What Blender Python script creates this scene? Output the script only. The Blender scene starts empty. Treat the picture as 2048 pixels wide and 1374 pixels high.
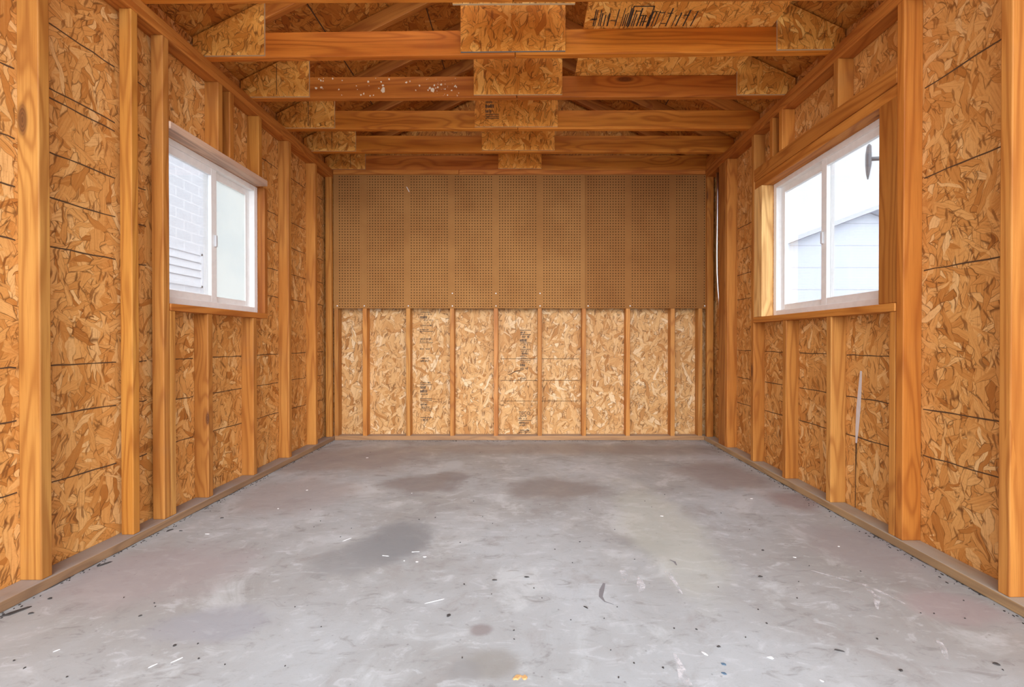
import bpy, bmesh, math, random
from mathutils import Vector, Matrix

R = random.Random(11)
scene = bpy.context.scene
COL = scene.collection

# ------------------------------------------------------------------ measured constants (metres)
F = 880.0                      # focal length in pixels of the 2048 px wide frame
CX, CY = 1052.0, 682.0         # vanishing point of the shed's long axis
EYE = 0.915                    # lens height
XL, XR, YB = -1.775, 1.652, 4.055      # room faces of the left, right and back framing
OL, OR_, OB = -1.855, 1.735, 4.14      # inner faces of the sheathing behind it
Y0 = 0.5                       # the shed's open front
ZT = 2.487                     # top of the double top plate
RIDGE_X, RIDGE_Z, PITCH = -0.0615, 3.482, 0.49


def floor_pt(px, py):
    d = EYE * F / (py - CY)
    return (px - CX) * d / F, d


def roof_z(x):
    return RIDGE_Z - PITCH * abs(x - RIDGE_X)


# ------------------------------------------------------------------ node helpers
class NT:
    def __init__(self, name):
        self.m = bpy.data.materials.new(name)
        self.m.use_nodes = True
        self.t = self.m.node_tree
        self.t.nodes.clear()
        self.out = self.n('ShaderNodeOutputMaterial')

    def n(self, typ, **kw):
        nd = self.t.nodes.new(typ)
        for k, v in kw.items():
            setattr(nd, k, v)
        return nd

    def l(self, a, b):
        self.t.links.new(a, b)

    def val(self, sock, v):
        if hasattr(v, 'is_output'):
            self.l(v, sock)
        else:
            sock.default_value = v

    def math(self, op, a, b=None, c=None, clamp=False):
        nd = self.n('ShaderNodeMath', operation=op, use_clamp=clamp)
        self.val(nd.inputs[0], a)
        if b is not None:
            self.val(nd.inputs[1], b)
        if c is not None:
            self.val(nd.inputs[2], c)
        return nd.outputs[0]

    def vmath(self, op, a, b=None, scale=None):
        nd = self.n('ShaderNodeVectorMath', operation=op)
        self.val(nd.inputs[0], a)
        if b is not None:
            self.val(nd.inputs[1], b)
        if scale is not None:
            self.val(nd.inputs['Scale'], scale)
        return nd.outputs['Value'] if op in ('LENGTH', 'DOT_PRODUCT', 'DISTANCE') else nd.outputs[0]

    def mapping(self, v, loc=(0, 0, 0), rot=(0, 0, 0), scale=(1, 1, 1)):
        nd = self.n('ShaderNodeMapping')
        self.l(v, nd.inputs['Vector'])
        nd.inputs['Location'].default_value = loc
        nd.inputs['Rotation'].default_value = rot
        nd.inputs['Scale'].default_value = scale
        return nd.outputs[0]

    def noise(self, v, scale, detail=2, rough=.5, dist=0.0, color=False):
        nd = self.n('ShaderNodeTexNoise')
        self.l(v, nd.inputs['Vector'])
        nd.inputs['Scale'].default_value = scale
        nd.inputs['Detail'].default_value = detail
        nd.inputs['Roughness'].default_value = rough
        nd.inputs['Distortion'].default_value = dist
        return nd.outputs['Color' if color else 'Fac']

    def vor(self, v, scale=1.0, feature='F1', dims='3D', rnd=1.0):
        nd = self.n('ShaderNodeTexVoronoi', feature=feature, voronoi_dimensions=dims)
        self.l(v, nd.inputs['Vector'])
        nd.inputs['Scale'].default_value = scale
        nd.inputs['Randomness'].default_value = rnd
        return nd

    def ramp(self, f, stops, interp='LINEAR'):
        nd = self.n('ShaderNodeValToRGB')
        cr = nd.color_ramp
        cr.interpolation = interp
        while len(cr.elements) < len(stops):
            cr.elements.new(.5)
        for e, (p, c) in zip(cr.elements, stops):
            e.position = p
            e.color = c if len(c) == 4 else (*c, 1)
        self.l(f, nd.inputs[0])
        return nd.outputs[0]

    def mix(self, fac, a, b, blend='MIX'):
        nd = self.n('ShaderNodeMix', data_type='RGBA', blend_type=blend)
        self.val(nd.inputs[0], fac)
        for s, v in ((nd.inputs[6], a), (nd.inputs[7], b)):
            self.val(s, v if hasattr(v, 'is_output') else (*v, 1)[:4])
        return nd.outputs[2]

    def maprange(self, v, a, b, c=0.0, d=1.0, smooth=True):
        nd = self.n('ShaderNodeMapRange', interpolation_type='SMOOTHSTEP' if smooth else 'LINEAR')
        self.val(nd.inputs[0], v)
        for i, x in enumerate((a, b, c, d)):
            nd.inputs[i + 1].default_value = x
        return nd.outputs[0]

    def bsdf(self, col, rough=.6, bump=None, bstr=.2, bdist=.002, spec=.3, metal=0.0):
        p = self.n('ShaderNodeBsdfPrincipled')
        self.val(p.inputs['Base Color'], col if hasattr(col, 'is_output') else (*col, 1)[:4])
        self.val(p.inputs['Roughness'], rough)
        p.inputs['Specular IOR Level'].default_value = spec
        p.inputs['Metallic'].default_value = metal
        if bump is not None:
            b = self.n('ShaderNodeBump')
            b.inputs['Strength'].default_value = bstr
            b.inputs['Distance'].default_value = bdist
            self.l(bump, b.inputs['Height'])
            self.l(b.outputs[0], p.inputs['Normal'])
        self.l(p.outputs[0], self.out.inputs[0])
        return p


def sgray(v):
    return (v, v, v, 1)


def mat_plain(name, col, rough=.5, metal=0.0, spec=.4):
    t = NT(name)
    co = t.n('ShaderNodeTexCoord').outputs['Object']
    n = t.noise(co, 30, 3)
    c = t.mix(t.maprange(n, .35, .7, 0, .12), col, tuple(x * .6 for x in col))
    t.bsdf(c, rough, spec=spec, metal=metal)
    return t.m


def mat_wood(name, axis, light, mid, dark, grey=0.0, dust=0.0):
    t = NT(name)
    co = t.n('ShaderNodeTexCoord').outputs['Object']
    info = t.n('ShaderNodeObjectInfo')
    rnd = info.outputs['Random']
    off = t.n('ShaderNodeCombineXYZ')
    for i, k in enumerate((37.0, 91.0, 53.0)):
        t.l(t.math('MULTIPLY', rnd, k), off.inputs[i])
    p = t.vmath('ADD', co, off.outputs[0])

    def sc(al, ac):
        s = [ac, ac, ac]
        s['XYZ'.index(axis)] = al
        return tuple(s)
    # knots
    kv = t.vor(t.mapping(p, scale=sc(1.9, 6.0)), 1.0)
    kd = kv.outputs['Distance']
    ksep = t.n('ShaderNodeSeparateColor')
    t.l(kv.outputs['Color'], ksep.inputs[0])
    kon = t.math('GREATER_THAN', ksep.outputs[0], .45)
    krad = t.math('MULTIPLY_ADD', ksep.outputs[1], .08, .055)
    kn = t.math('MULTIPLY', t.math('SUBTRACT', 1.0, t.maprange(kd, 0, .5)), kon)
    # flat sawn grain: contour lines of a stretched noise, bent round the knots
    f = t.noise(t.mapping(p, scale=sc(.55, 7.0)), 1.0, 2, .45)
    f = t.math('ADD', f, t.math('MULTIPLY', kn, .20))
    s = t.math('SINE', t.math('MULTIPLY', f, 62.0))
    s = t.math('MULTIPLY_ADD', s, .5, .5)
    s = t.math('POWER', s, 2.6)
    fib = t.noise(t.mapping(p, scale=sc(5, 190)), 1.0, 3, .6)
    big = t.noise(t.mapping(p, scale=sc(1.3, 5.0)), 1.0, 2)
    c = t.mix(t.maprange(big, .3, .7), light, mid)
    c = t.mix(t.math('MULTIPLY', s, .55), c, dark)
    c = t.mix(t.maprange(fib, .42, .75, 0, .35), c, dark)
    # knot heart
    ring = t.math('SUBTRACT', 1.0, t.maprange(t.math('DIVIDE', kd, krad), .55, 1.15))
    ring = t.math('MULTIPLY', ring, kon)
    kc = t.ramp(t.math('FRACT', t.math('MULTIPLY', kd, 38.0)), [(0, (.10, .035, .012)), (.5, (.22, .085, .028)), (1, (.12, .04, .014))])
    c = t.mix(t.math('MULTIPLY', ring, .9), c, kc)
    # grime
    g = t.noise(p, 3.2, 4, .6)
    c = t.mix(t.maprange(g, .55, .8, 0, .18), c, (.25, .17, .11))
    if grey:
        c = t.mix(grey, c, (.36, .33, .31))
    if dust:
        ge = t.n('ShaderNodeNewGeometry')
        sz = t.n('ShaderNodeSeparateXYZ'); t.l(ge.outputs['True Normal'], sz.inputs[0])
        dn = t.maprange(t.noise(p, 6, 3), .25, .6, .55, 1.0)
        c = t.mix(t.math('MULTIPLY', t.math('MULTIPLY', t.math('GREATER_THAN', sz.outputs[2], .8), dn), dust), c, (.36, .345, .335))
    # board to board tone, and the tint of the board itself
    hsv = t.n('ShaderNodeHueSaturation')
    hsv.inputs['Hue'].default_value = .5
    t.l(t.math('MULTIPLY_ADD', rnd, .26, .86), hsv.inputs['Value'])
    t.l(c, hsv.inputs['Color'])
    c = t.mix(1.0, hsv.outputs[0], info.outputs['Color'], 'MULTIPLY')
    h = t.math('ADD', t.math('MULTIPLY', fib, .6), t.math('MULTIPLY', s, .4))
    t.bsdf(c, .55, h, .18, .0015, .3)
    return t.m


def mat_osb(name, light=1.0):
    t = NT(name)
    uv = t.n('ShaderNodeTexCoord').outputs['UV']
    info = t.n('ShaderNodeObjectInfo')
    off = t.n('ShaderNodeCombineXYZ')
    for i, k in enumerate((17.3, 29.7)):
        t.l(t.math('MULTIPLY', info.outputs['Random'], k), off.inputs[i])
    p = t.vmath('ADD', uv, off.outputs[0])
    wn = t.noise(p, 9.0, 2, .5, color=True)
    w = t.vmath('SCALE', t.vmath('SUBTRACT', wn, (.5, .5, .5)), scale=.075)
    pw = t.vmath('ADD', p, w)
    cur = None
    layers = [(90, 5.6, 28), (68, 7.5, 34), (108, 7.0, 38), (28, 10, 42), (148, 10, 40)]
    for k, (ang, sl, sw) in enumerate(layers):
        q = t.mapping(t.mapping(pw, rot=(0, 0, -math.radians(ang))), loc=(k * 7.31, k * 3.77, 0), scale=(sl, sw, 1))
        v = t.vor(q, 1.0, 'F1', '2D', .95)
        ve = t.vor(q, 1.0, 'DISTANCE_TO_EDGE', '2D', .95)
        sp = t.n('ShaderNodeSeparateColor')
        t.l(v.outputs['Color'], sp.inputs[0])
        fib = t.noise(t.mapping(t.mapping(p, rot=(0, 0, -math.radians(ang))), scale=(9, 170, 1)), 1.0, 2, .6)
        item = (sp.outputs[0], sp.outputs[1], ve.outputs['Distance'], fib)
        if cur is None:
            cur = item
        else:
            win = t.math('GREATER_THAN', item[0], cur[0])
            nxt = []
            for a, b in zip(cur, item):
                m = t.n('ShaderNodeMix', data_type='FLOAT')
                t.l(win, m.inputs[0]); t.l(a, m.inputs[2]); t.l(b, m.inputs[3])
                nxt.append(m.outputs[0])
            cur = tuple(nxt)
    pr, tone, edge, fib = cur
    cl = [(.0, (.42, .165, .036)), (.10, (.56, .255, .068)), (.35, (.66, .335, .105)), (.65, (.71, .385, .132)), (.88, (.77, .46, .185)), (1.0, (.84, .58, .29))]
    c = t.ramp(tone, [(a, tuple(x * light for x in b)) for a, b in cl])
    c = t.mix(t.maprange(fib, .46, .70, 0, .45), c, (.40, .150, .032))
    c = t.mix(t.maprange(fib, .26, .44, .3, 0), c, (.80, .50, .20))
    # slits between flakes, only here and there
    em = t.noise(p, 14.0, 2)
    lines = t.math('MULTIPLY', t.math('SUBTRACT', 1.0, t.maprange(edge, .0, .085)), t.maprange(em, .38, .54))
    c = t.mix(t.math('MULTIPLY', lines, .82), c, (.10, .032, .007))
    # short dark splinters
    q = t.mapping(t.mapping(pw, rot=(0, 0, -math.radians(75))), scale=(11, 70, 1))
    sv = t.vor(q, 1.0, 'F1', '2D', 1.0)
    sp = t.n('ShaderNodeSeparateColor'); t.l(sv.outputs['Color'], sp.inputs[0])
    spl = t.math('MULTIPLY', t.math('GREATER_THAN', sp.outputs[0], .80), t.math('SUBTRACT', 1.0, t.maprange(sv.outputs['Distance'], .18, .40)))
    c = t.mix(t.math('MULTIPLY', spl, .7), c, (.17, .058, .014))
    fine = t.noise(p, 120, 2, .7)
    c = t.mix(t.maprange(fine, .5, .8, 0, .35), c, (.33, .14, .04))
    # patches where the flakes are broken into small dark fibres
    pat = t.maprange(t.noise(p, 5.5, 3, .6), .54, .70)
    hair = t.noise(t.mapping(t.vmath('ADD', p, t.vmath('SCALE', w, scale=1.2)), rot=(0, 0, -1.2), scale=(34, 130, 1)), 1.0, 3, .65)
    c = t.mix(t.math('MULTIPLY', pat, t.maprange(hair  , .49, .62, 0, .7)), c, (.17, .056, .010))
    big = t.noise(p, 1.7, 3)
    c = t.mix(t.maprange(big, .35, .75, 0, .28), c, (.46, .20, .05))
    c = t.mix(1.0, c, info.outputs['Color'], 'MULTIPLY')
    h = t.math('ADD', pr, t.math('MULTIPLY', fib, .4))
    t.bsdf(c, .6, h, .22, .002, .28)
    return t.m


def mat_concrete(name, stains_and_light):
    t = NT(name)
    co = t.n('ShaderNodeTexCoord').outputs['Object']
    n1 = t.noise(co, .9, 5, .6)
    n2 = t.noise(co, 3.4, 6, .65, .6)
    n3 = t.noise(t.mapping(co, rot=(0, 0, .35), scale=(1, 2.2, 1)), 9, 6, .7, .8)
    n5 = t.noise(co, 34, 4, .7)
    n4 = t.noise(co, 190, 2, .7)
    c = t.mix(t.maprange(n1, .32, .66), (.335, .325, .32), (.465, .48, .505))
    c = t.mix(t.maprange(n2, .52, .70, 0, .65), c, (.30, .272, .262))
    c = t.mix(t.maprange(n2, .32, .47, .65, 0), c, (.56, .58, .60))
    c = t.mix(t.maprange(n3, .54, .70, 0, .65), c, (.24, .228, .225))
    c = t.mix(t.maprange(n3, .32, .46, .5, 0), c, (.60, .61, .64))
    c = t.mix(t.maprange(n5, .58, .76, 0, .35), c, (.24, .235, .235))
    c = t.mix(t.maprange(n4, .52, .8, 0, .22), c, (.25, .25, .26))
    wn = t.noise(co, 4.0, 4, .6, color=True)
    wv = t.vmath('SCALE', t.vmath('SUBTRACT', wn, (.5, .5, .5)), scale=1.2)
    for (x, y, rx, ry, col, stg) in stains_and_light:
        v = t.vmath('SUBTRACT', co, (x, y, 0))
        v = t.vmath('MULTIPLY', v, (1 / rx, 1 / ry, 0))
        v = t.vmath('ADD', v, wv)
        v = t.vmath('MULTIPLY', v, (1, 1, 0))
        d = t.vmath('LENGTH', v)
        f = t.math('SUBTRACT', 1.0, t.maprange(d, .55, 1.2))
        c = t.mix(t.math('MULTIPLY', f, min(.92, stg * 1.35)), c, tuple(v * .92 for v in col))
    c = t.mix(1.0, c, (.905, .95, .955), 'MULTIPLY')
    # hairline speckle
    sp = t.vor(co, 45, 'F1')
    s2 = t.n('ShaderNodeSeparateColor'); t.l(sp.outputs['Color'], s2.inputs[0])
    dots = t.math('MULTIPLY', t.math('GREATER_THAN', s2.outputs[0], .93), t.math('SUBTRACT', 1.0, t.maprange(sp.outputs['Distance'], .08, .2)))
    c = t.mix(t.math('MULTIPLY', dots, .45), c, (.14, .13, .13))
    h = t.math('ADD', t.math('MULTIPLY', n3, .5), t.math('MULTIPLY', n4, .5))
    r = t.maprange(n2, .3, .7, .42, .62)
    t.bsdf(c, r, h, .12, .002, .35)
    return t.m


def mat_pegboard(name, gaps):
    t = NT(name)
    co = t.n('ShaderNodeTexCoord').outputs['Object']
    s = t.n('ShaderNodeSeparateXYZ'); t.l(co, s.inputs[0])
    P = .0254
    fx = t.math('SUBTRACT', t.math('FRACT', t.math('DIVIDE', s.outputs[0], P)), .5)
    fz = t.math('SUBTRACT', t.math('FRACT', t.math('DIVIDE', s.outputs[2], P)), .5)
    d = t.math('SQRT', t.math('ADD', t.math('MULTIPLY', fx, fx), t.math('MULTIPLY', fz, fz)))
    hole = t.math('SUBTRACT', 1.0, t.maprange(d, .15, .20))
    # holes with a stud straight behind them show wood instead of a dark void
    gm = None
    for g in gaps:
        a = t.math('LESS_THAN', t.math('ABSOLUTE', t.math('SUBTRACT', s.outputs[0], g)), .027)
        gm = a if gm is None else t.math('MAXIMUM', gm, a)
    hole = t.math('MULTIPLY', hole, t.math('SUBTRACT', 1.0, t.math('MULTIPLY', gm, .9)))
    n = t.noise(co, 2.2, 4, .6)
    n2 = t.noise(co, 260, 2, .7)
    c = t.mix(t.maprange(n, .35, .7), (.39, .188, .060), (.33, .150, .046))
    c = t.mix(t.maprange(n2, .5, .8, 0, .4), c, (.20, .098, .034))
    info = t.n('ShaderNodeObjectInfo')
    c = t.mix(1.0, c, info.outputs['Color'], 'MULTIPLY')
    c = t.mix(hole, c, (.018, .009, .004))
    t.bsdf(c, .7, t.math('SUBTRACT', 1.0, hole), .5, .003, .08)
    return t.m


def mat_glass(name, tint=(.97, .985, 1.0)):
    t = NT(name)
    tr = t.n('ShaderNodeBsdfTransparent'); tr.inputs[0].default_value = (*tint, 1)
    gl = t.n('ShaderNodeBsdfGlossy'); gl.inputs['Roughness'].default_value = .02
    fr = t.n('ShaderNodeFresnel'); fr.inputs[0].default_value = 1.45
    mx = t.n('ShaderNodeMixShader')
    t.l(t.math('MULTIPLY', fr.outputs[0], .6), mx.inputs[0]); t.l(tr.outputs[0], mx.inputs[1]); t.l(gl.outputs[0], mx.inputs[2])
    t.l(mx.outputs[0], t.out.inputs[0])
    return t.m


def mat_frosted(name):
    t = NT(name)
    co = t.n('ShaderNodeTexCoord').outputs['Object']
    n = t.noise(co, 5, 3)
    c = t.mix(t.maprange(n, .35, .7), (.80, .83, .81), (.76, .80, .79))
    tl = t.n('ShaderNodeBsdfTranslucent'); t.l(c, tl.inputs[0])
    df = t.n('ShaderNodeBsdfDiffuse'); t.l(c, df.inputs[0])
    mx = t.n('ShaderNodeMixShader'); mx.inputs[0].default_value = .3
    t.l(tl.outputs[0], mx.inputs[1]); t.l(df.outputs[0], mx.inputs[2])
    tr = t.n('ShaderNodeBsdfTransparent')
    m2 = t.n('ShaderNodeMixShader'); m2.inputs[0].default_value = .12
    t.l(mx.outputs[0], m2.inputs[1]); t.l(tr.outputs[0], m2.inputs[2])
    t.l(m2.outputs[0], t.out.inputs[0])
    return t.m


def mat_block(name):
    t = NT(name)
    uv = t.n('ShaderNodeTexCoord').outputs['UV']
    b = t.n('ShaderNodeTexBrick')
    b.offset = .5
    t.l(uv, b.inputs['Vector'])
    b.inputs['Color1'].default_value = (.80, .81, .84, 1)
    b.inputs['Color2'].default_value = (.82, .83, .86, 1)
    b.inputs['Mortar'].default_value = (.95, .95, .96, 1)
    b.inputs['Scale'].default_value = 1.0
    b.inputs['Mortar Size'].default_value = .012
    b.inputs['Brick Width'].default_value = .40
    b.inputs['Row Height'].default_value = .20
    t.bsdf(b.outputs['Color'], .8, b.outputs['Fac'], -.3, .004, .2)
    return t.m


def mat_siding(name, col):
    t = NT(name)
    co = t.n('ShaderNodeTexCoord').outputs['Object']
    s = t.n('ShaderNodeSeparateXYZ'); t.l(co, s.inputs[0])
    fz = t.math('FRACT', t.math('DIVIDE', s.outputs[2], .6))
    line = t.math('LESS_THAN', fz, .05)
    c = t.mix(t.math('MULTIPLY', line, .5), col, tuple(x * .6 for x in col))
    t.bsdf(c, .7, spec=.2)
    return t.m


WOODC = dict(light=(.64, .315, .082), mid=(.55, .235, .050), dark=(.31, .095, .016))
WOOD = {a: mat_wood('fir_lumber_' + a, a, **WOODC) for a in 'XYZ'}
PLATE = {a: mat_wood('weathered_lumber_' + a, a, (.44, .27, .13), (.36, .215, .105), (.20, .11, .055), .12, .85) for a in 'XYZ'}
OSB = mat_osb('strand_board')
OSBCUT = mat_plain('sawn_board_edge', (.62, .45, .26), .8)
GREYED = mat_plain('painted_grey_edge', (.20, .24, .25), .7)
INKM = mat_plain('black_stamp_ink', (.05, .038, .032), .7)
CHALK = mat_plain('dark_seam_mark', (.10, .05, .022), .9)  # dark brown of the seam lines, joints, marker lines and smear
WHITEV = mat_plain('white_vinyl', (.90, .90, .89), .35)
GLASS = mat_glass('clear_glass')
FROST = mat_frosted('frosted_glazing')
STEEL = mat_plain('galvanised_steel', (.72, .73, .76), .28, 1.0)
SCREWM = mat_plain('screw_head_zinc', (.75, .72, .66), .35, .6)
DEBRIS = mat_plain('dark_crumbs', (.045, .04, .038), .8)
CREAM = mat_plain('cream_paint', (.86, .74, .55), .6)
CHIPW = mat_plain('white_paint_chip', (.85, .85, .86), .6)
def mat_smear(name, col):
    t = NT(name)
    co = t.n('ShaderNodeTexCoord').outputs['Object']
    a = t.math('MULTIPLY', t.maprange(t.noise(co, 22, 5, .7), .42, .62), .75)
    p = t.bsdf(col, .7, spec=.2)
    t.l(a, p.inputs['Alpha'])
    return t.m


PAINTW = mat_smear('pale_paint_smear', (.70, .70, .73))
BLUEP = mat_plain('blue_paint_drip', (.10, .17, .25), .5)
TANM = mat_plain('tan_leaf', (.55, .33, .14), .7)
SCUFF = mat_plain('rubber_scuff', (.20, .195, .21), .8)
STRIPM = mat_plain('bright_flashing', (.72, .75, .82), .3, .35)
GREYM = mat_plain('grey_painted_metal', (.16, .17, .18), .5, .2)
LATCH = mat_plain('latch_plastic', (.62, .63, .65), .4)

# ------------------------------------------------------------------ mesh helpers


def tag(o, label=None, cat=None, group=None, kind=None):
    if label:
        o['label'] = label
    if cat:
        o['category'] = cat
    if group:
        o['group'] = group
    if kind:
        o['kind'] = kind
    return o


def planar_uv(me):
    uvl = me.uv_layers.new(name='UVMap') if not me.uv_layers else me.uv_layers[0]
    for p in me.polygons:
        n = p.normal
        ax = max(range(3), key=lambda i: abs(n[i]))
        ij = ((1, 2), (0, 2), (0, 1))[ax]
        for li in p.loop_indices:
            c = me.vertices[me.loops[li].vertex_index].co
            uvl.data[li].uv = (c[ij[0]], c[ij[1]])


def link(name, bm, mats, loc=(0, 0, 0), parent=None, smooth=False, rot=(0, 0, 0)):
    me = bpy.data.meshes.new(name)
    bmesh.ops.recalc_face_normals(bm, faces=bm.faces)
    bm.to_mesh(me)
    bm.free()
    for m in (mats if isinstance(mats, (list, tuple)) else [mats]):
        me.materials.append(m)
    planar_uv(me)
    if smooth:
        for p in me.polygons:
            p.use_smooth = True
    o = bpy.data.objects.new(name, me)
    COL.objects.link(o)
    o.location = loc
    o.rotation_euler = rot
    if parent:
        o.parent = parent
    return o


def empty(name, loc, rz=0):
    o = bpy.data.objects.new(name, None)
    o.empty_display_size = .1
    COL.objects.link(o)
    o.location = loc
    o.rotation_euler = (0, 0, rz)
    return o


def add_box(bm, x0, x1, y0, y1, z0, z1, bevel=0.0, mi=0):
    vs = [bm.verts.new((x, y, z)) for x in (x0, x1) for y in (y0, y1) for z in (z0, z1)]
    fs = []
    for idx in ((0, 1, 3, 2), (4, 6, 7, 5), (0, 4, 5, 1), (2, 3, 7, 6), (0, 2, 6, 4), (1, 5, 7, 3)):
        f = bm.faces.new([vs[i] for i in idx])
        f.material_index = mi
        fs.append(f)
    if bevel:
        es = list({e for f in fs for e in f.edges})
        r = bmesh.ops.bevel(bm, geom=es, offset=bevel, segments=2, affect='EDGES', profile=.5)
        for f in r['faces']:
            f.material_index = mi
    return fs


def add_prism(bm, pts, y0, y1, mi=0, axis='Y'):
    """extrude an (a, z) outline between two values of the remaining axis"""
    def mk(a, z, y):
        return bm.verts.new((a, y, z) if axis == 'Y' else ((y, a, z) if axis == 'X' else (a, z, y)))
    A = [mk(a, z, y0) for a, z in pts]
    B = [mk(a, z, y1) for a, z in pts]
    fs = [bm.faces.new(A), bm.faces.new(B[::-1])]
    n = len(pts)
    for i in range(n):
        fs.append(bm.faces.new([A[i], B[i], B[(i + 1) % n], A[(i + 1) % n]]))
    for f in fs:
        f.material_index = mi
    return fs


def add_tube(bm, pts, r, seg=10):
    rings = []
    pts = [Vector(p) for p in pts]
    for i, p in enumerate(pts):
        d = (pts[min(i + 1, len(pts) - 1)] - pts[max(i - 1, 0)]).normalized()
        u = d.orthogonal().normalized()
        if rings:
            u = (prev - d * prev.dot(d)).normalized()
        prev = u
        v = d.cross(u)
        rr = r[i] if isinstance(r, (list, tuple)) else r
        rings.append([bm.verts.new(p + (u * math.cos(a) + v * math.sin(a)) * rr) for a in [2 * math.pi * k / seg for k in range(seg)]])
    for a, b in zip(rings, rings[1:]):
        for k in range(seg):
            bm.faces.new([a[k], a[(k + 1) % seg], b[(k + 1) % seg], b[k]])
    bm.faces.new(rings[0][::-1])
    bm.faces.new(rings[-1])


def board(name, x0, x1, y0, y1, z0, z1, label=None, cat=None, group=None, mats=WOOD, tint=(1, 1, 1), parent=None, bevel=.0035, ploc=(0, 0, 0), wane=0):
    """one length of lumber, origin at the middle of its base, grain along its longest side"""
    d = (x1 - x0, y1 - y0, z1 - z0)
    ax = 'XYZ'[max(range(3), key=lambda i: d[i])]
    bm = bmesh.new()
    add_box(bm, -d[0] / 2, d[0] / 2, -d[1] / 2, d[1] / 2, 0, d[2], bevel)
    c = ((x0 + x1) / 2, (y0 + y1) / 2, z0)
    o = link(name, bm, mats[ax] if isinstance(mats, dict) else mats, tuple(c[i] - ploc[i] for i in range(3)), parent)
    o.color = (*tint, 1)
    return tag(o, label, cat, group)


# ------------------------------------------------------------------ floor and ground
STAINS_AND_LIGHT = []
for px, py, rpx, rpy, col, st in [
        (1110, 978, 105, 27, (.27, .235, .225), .62), (845, 968, 85, 20, (.26, .225, .22), .60), (905, 952, 45, 10, (.25, .215, .21), .5),
        (790, 1085, 85, 46, (.24, .245, .26), .62), (700, 1120, 80, 40, (.29, .29, .30), .45), (1590, 1000, 60, 22, (.33, .25, .24), .55),
        (1440, 950, 90, 30, (.33, .275, .26), .55), (1290, 1092, 60, 22, (.30, .30, .30), .45), (960, 1262, 24, 14, (.29, .25, .25), .6),
        (985, 1330, 55, 34, (.31, .29, .27), .55), (930, 1345, 40, 24, (.30, .29, .29), .5), (1905, 1215, 90, 40, (.42, .34, .35), .5),
        (300, 1150, 190, 70, (.40, .345, .355), .5), (700, 920, 170, 28, (.34, .285, .27), .55), (1050, 898, 330, 12, (.36, .31, .28), .55),
        (590, 990, 120, 40, (.40, .35, .345), .5), (1750, 1100, 130, 55, (.37, .335, .345), .5), (1320, 1050, 85, 95, (.58, .58, .51), .35),  # last here: pool of window light painted into the slab colour
        (905, 930, 26, 9, (.52, .54, .56), .6), (420, 1250, 120, 40, (.36, .36, .40), .5), (1300, 900, 200, 12, (.33, .29, .27), .5)]:
    x, y = floor_pt(px, py)
    d0 = EYE * F / (py - rpy - CY) if py - rpy > CY + 5 else 4.3
    d1 = EYE * F / (py + rpy - CY)
    STAINS_AND_LIGHT.append((x, y, rpx * y / F, abs(d0 - d1) / 2, col, st))
CONC = mat_concrete('stained_concrete', STAINS_AND_LIGHT)

bm = bmesh.new()
add_box(bm, -2.0, 1.9, -0.2, 4.3, -.10, 0)
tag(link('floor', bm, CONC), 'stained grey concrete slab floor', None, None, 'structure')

gm = NT('pale_gravel_ground')
co = gm.n('ShaderNodeTexCoord').outputs['Object']
gn = gm.noise(co, 3, 5)
gm.bsdf(gm.mix(gm.maprange(gn, .3, .7), (.50, .50, .50), (.40, .40, .395)), .9)
bm = bmesh.new()
add_box(bm, -16, 18, -14, 26, -.20, -.101)
tag(link('ground', bm, gm.m), 'pale ground outside the shed', None, None, 'structure')

# ------------------------------------------------------------------ sheathing walls (with their horizontal seam lines)


def wall_side(name, label, xo, sgn, hole, lines):
    """xo inner face; sgn the direction to the outside; hole (y0,y1,z0,z1)"""
    bm = bmesh.new()
    x0, x1 = sorted((xo, xo + sgn * .011))
    hy0, hy1, hz0, hz1 = hole
    ytop = roof_z(xo) - .004
    for a, b, c, d in ((Y0, hy0, 0, ytop), (hy1, OB + .011, 0, ytop), (hy0, hy1, 0, hz0), (hy0, hy1, hz1, ytop)):
        add_box(bm, x0, x1, a, b, c, d)
    for (ya, yb, z, th) in lines:
        n = 7
        base = xo - sgn * .0008
        rr = random.Random(int(z * 1000 + ya * 77))
        top, bot = [], []
        for i in range(n + 1):
            y = ya + (yb - ya) * i / n
            w = rr.uniform(-.0025, .0025)
            t2 = th * rr.uniform(.7, 1.2) / 2
            top.append((y, z + w + t2)); bot.append((y, z + w - t2))
        for i in range(n):
            vs = [bm.verts.new((base, *q)) for q in (bot[i], bot[i + 1], top[i + 1], top[i])]
            ws = [bm.verts.new((xo + sgn * .002, *q)) for q in (bot[i], bot[i + 1], top[i + 1], top[i])]
            for f in ([vs, ws[::-1]] + [[vs[k], ws[k], ws[(k + 1) % 4], vs[(k + 1) % 4]] for k in range(4)]):
                bm.faces.new(f).material_index = 1
    o = link(name, bm, [OSB, CHALK])
    o.color = (1.06, .98, .84, 1)
    return tag(o, label, None, None, 'structure')


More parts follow.
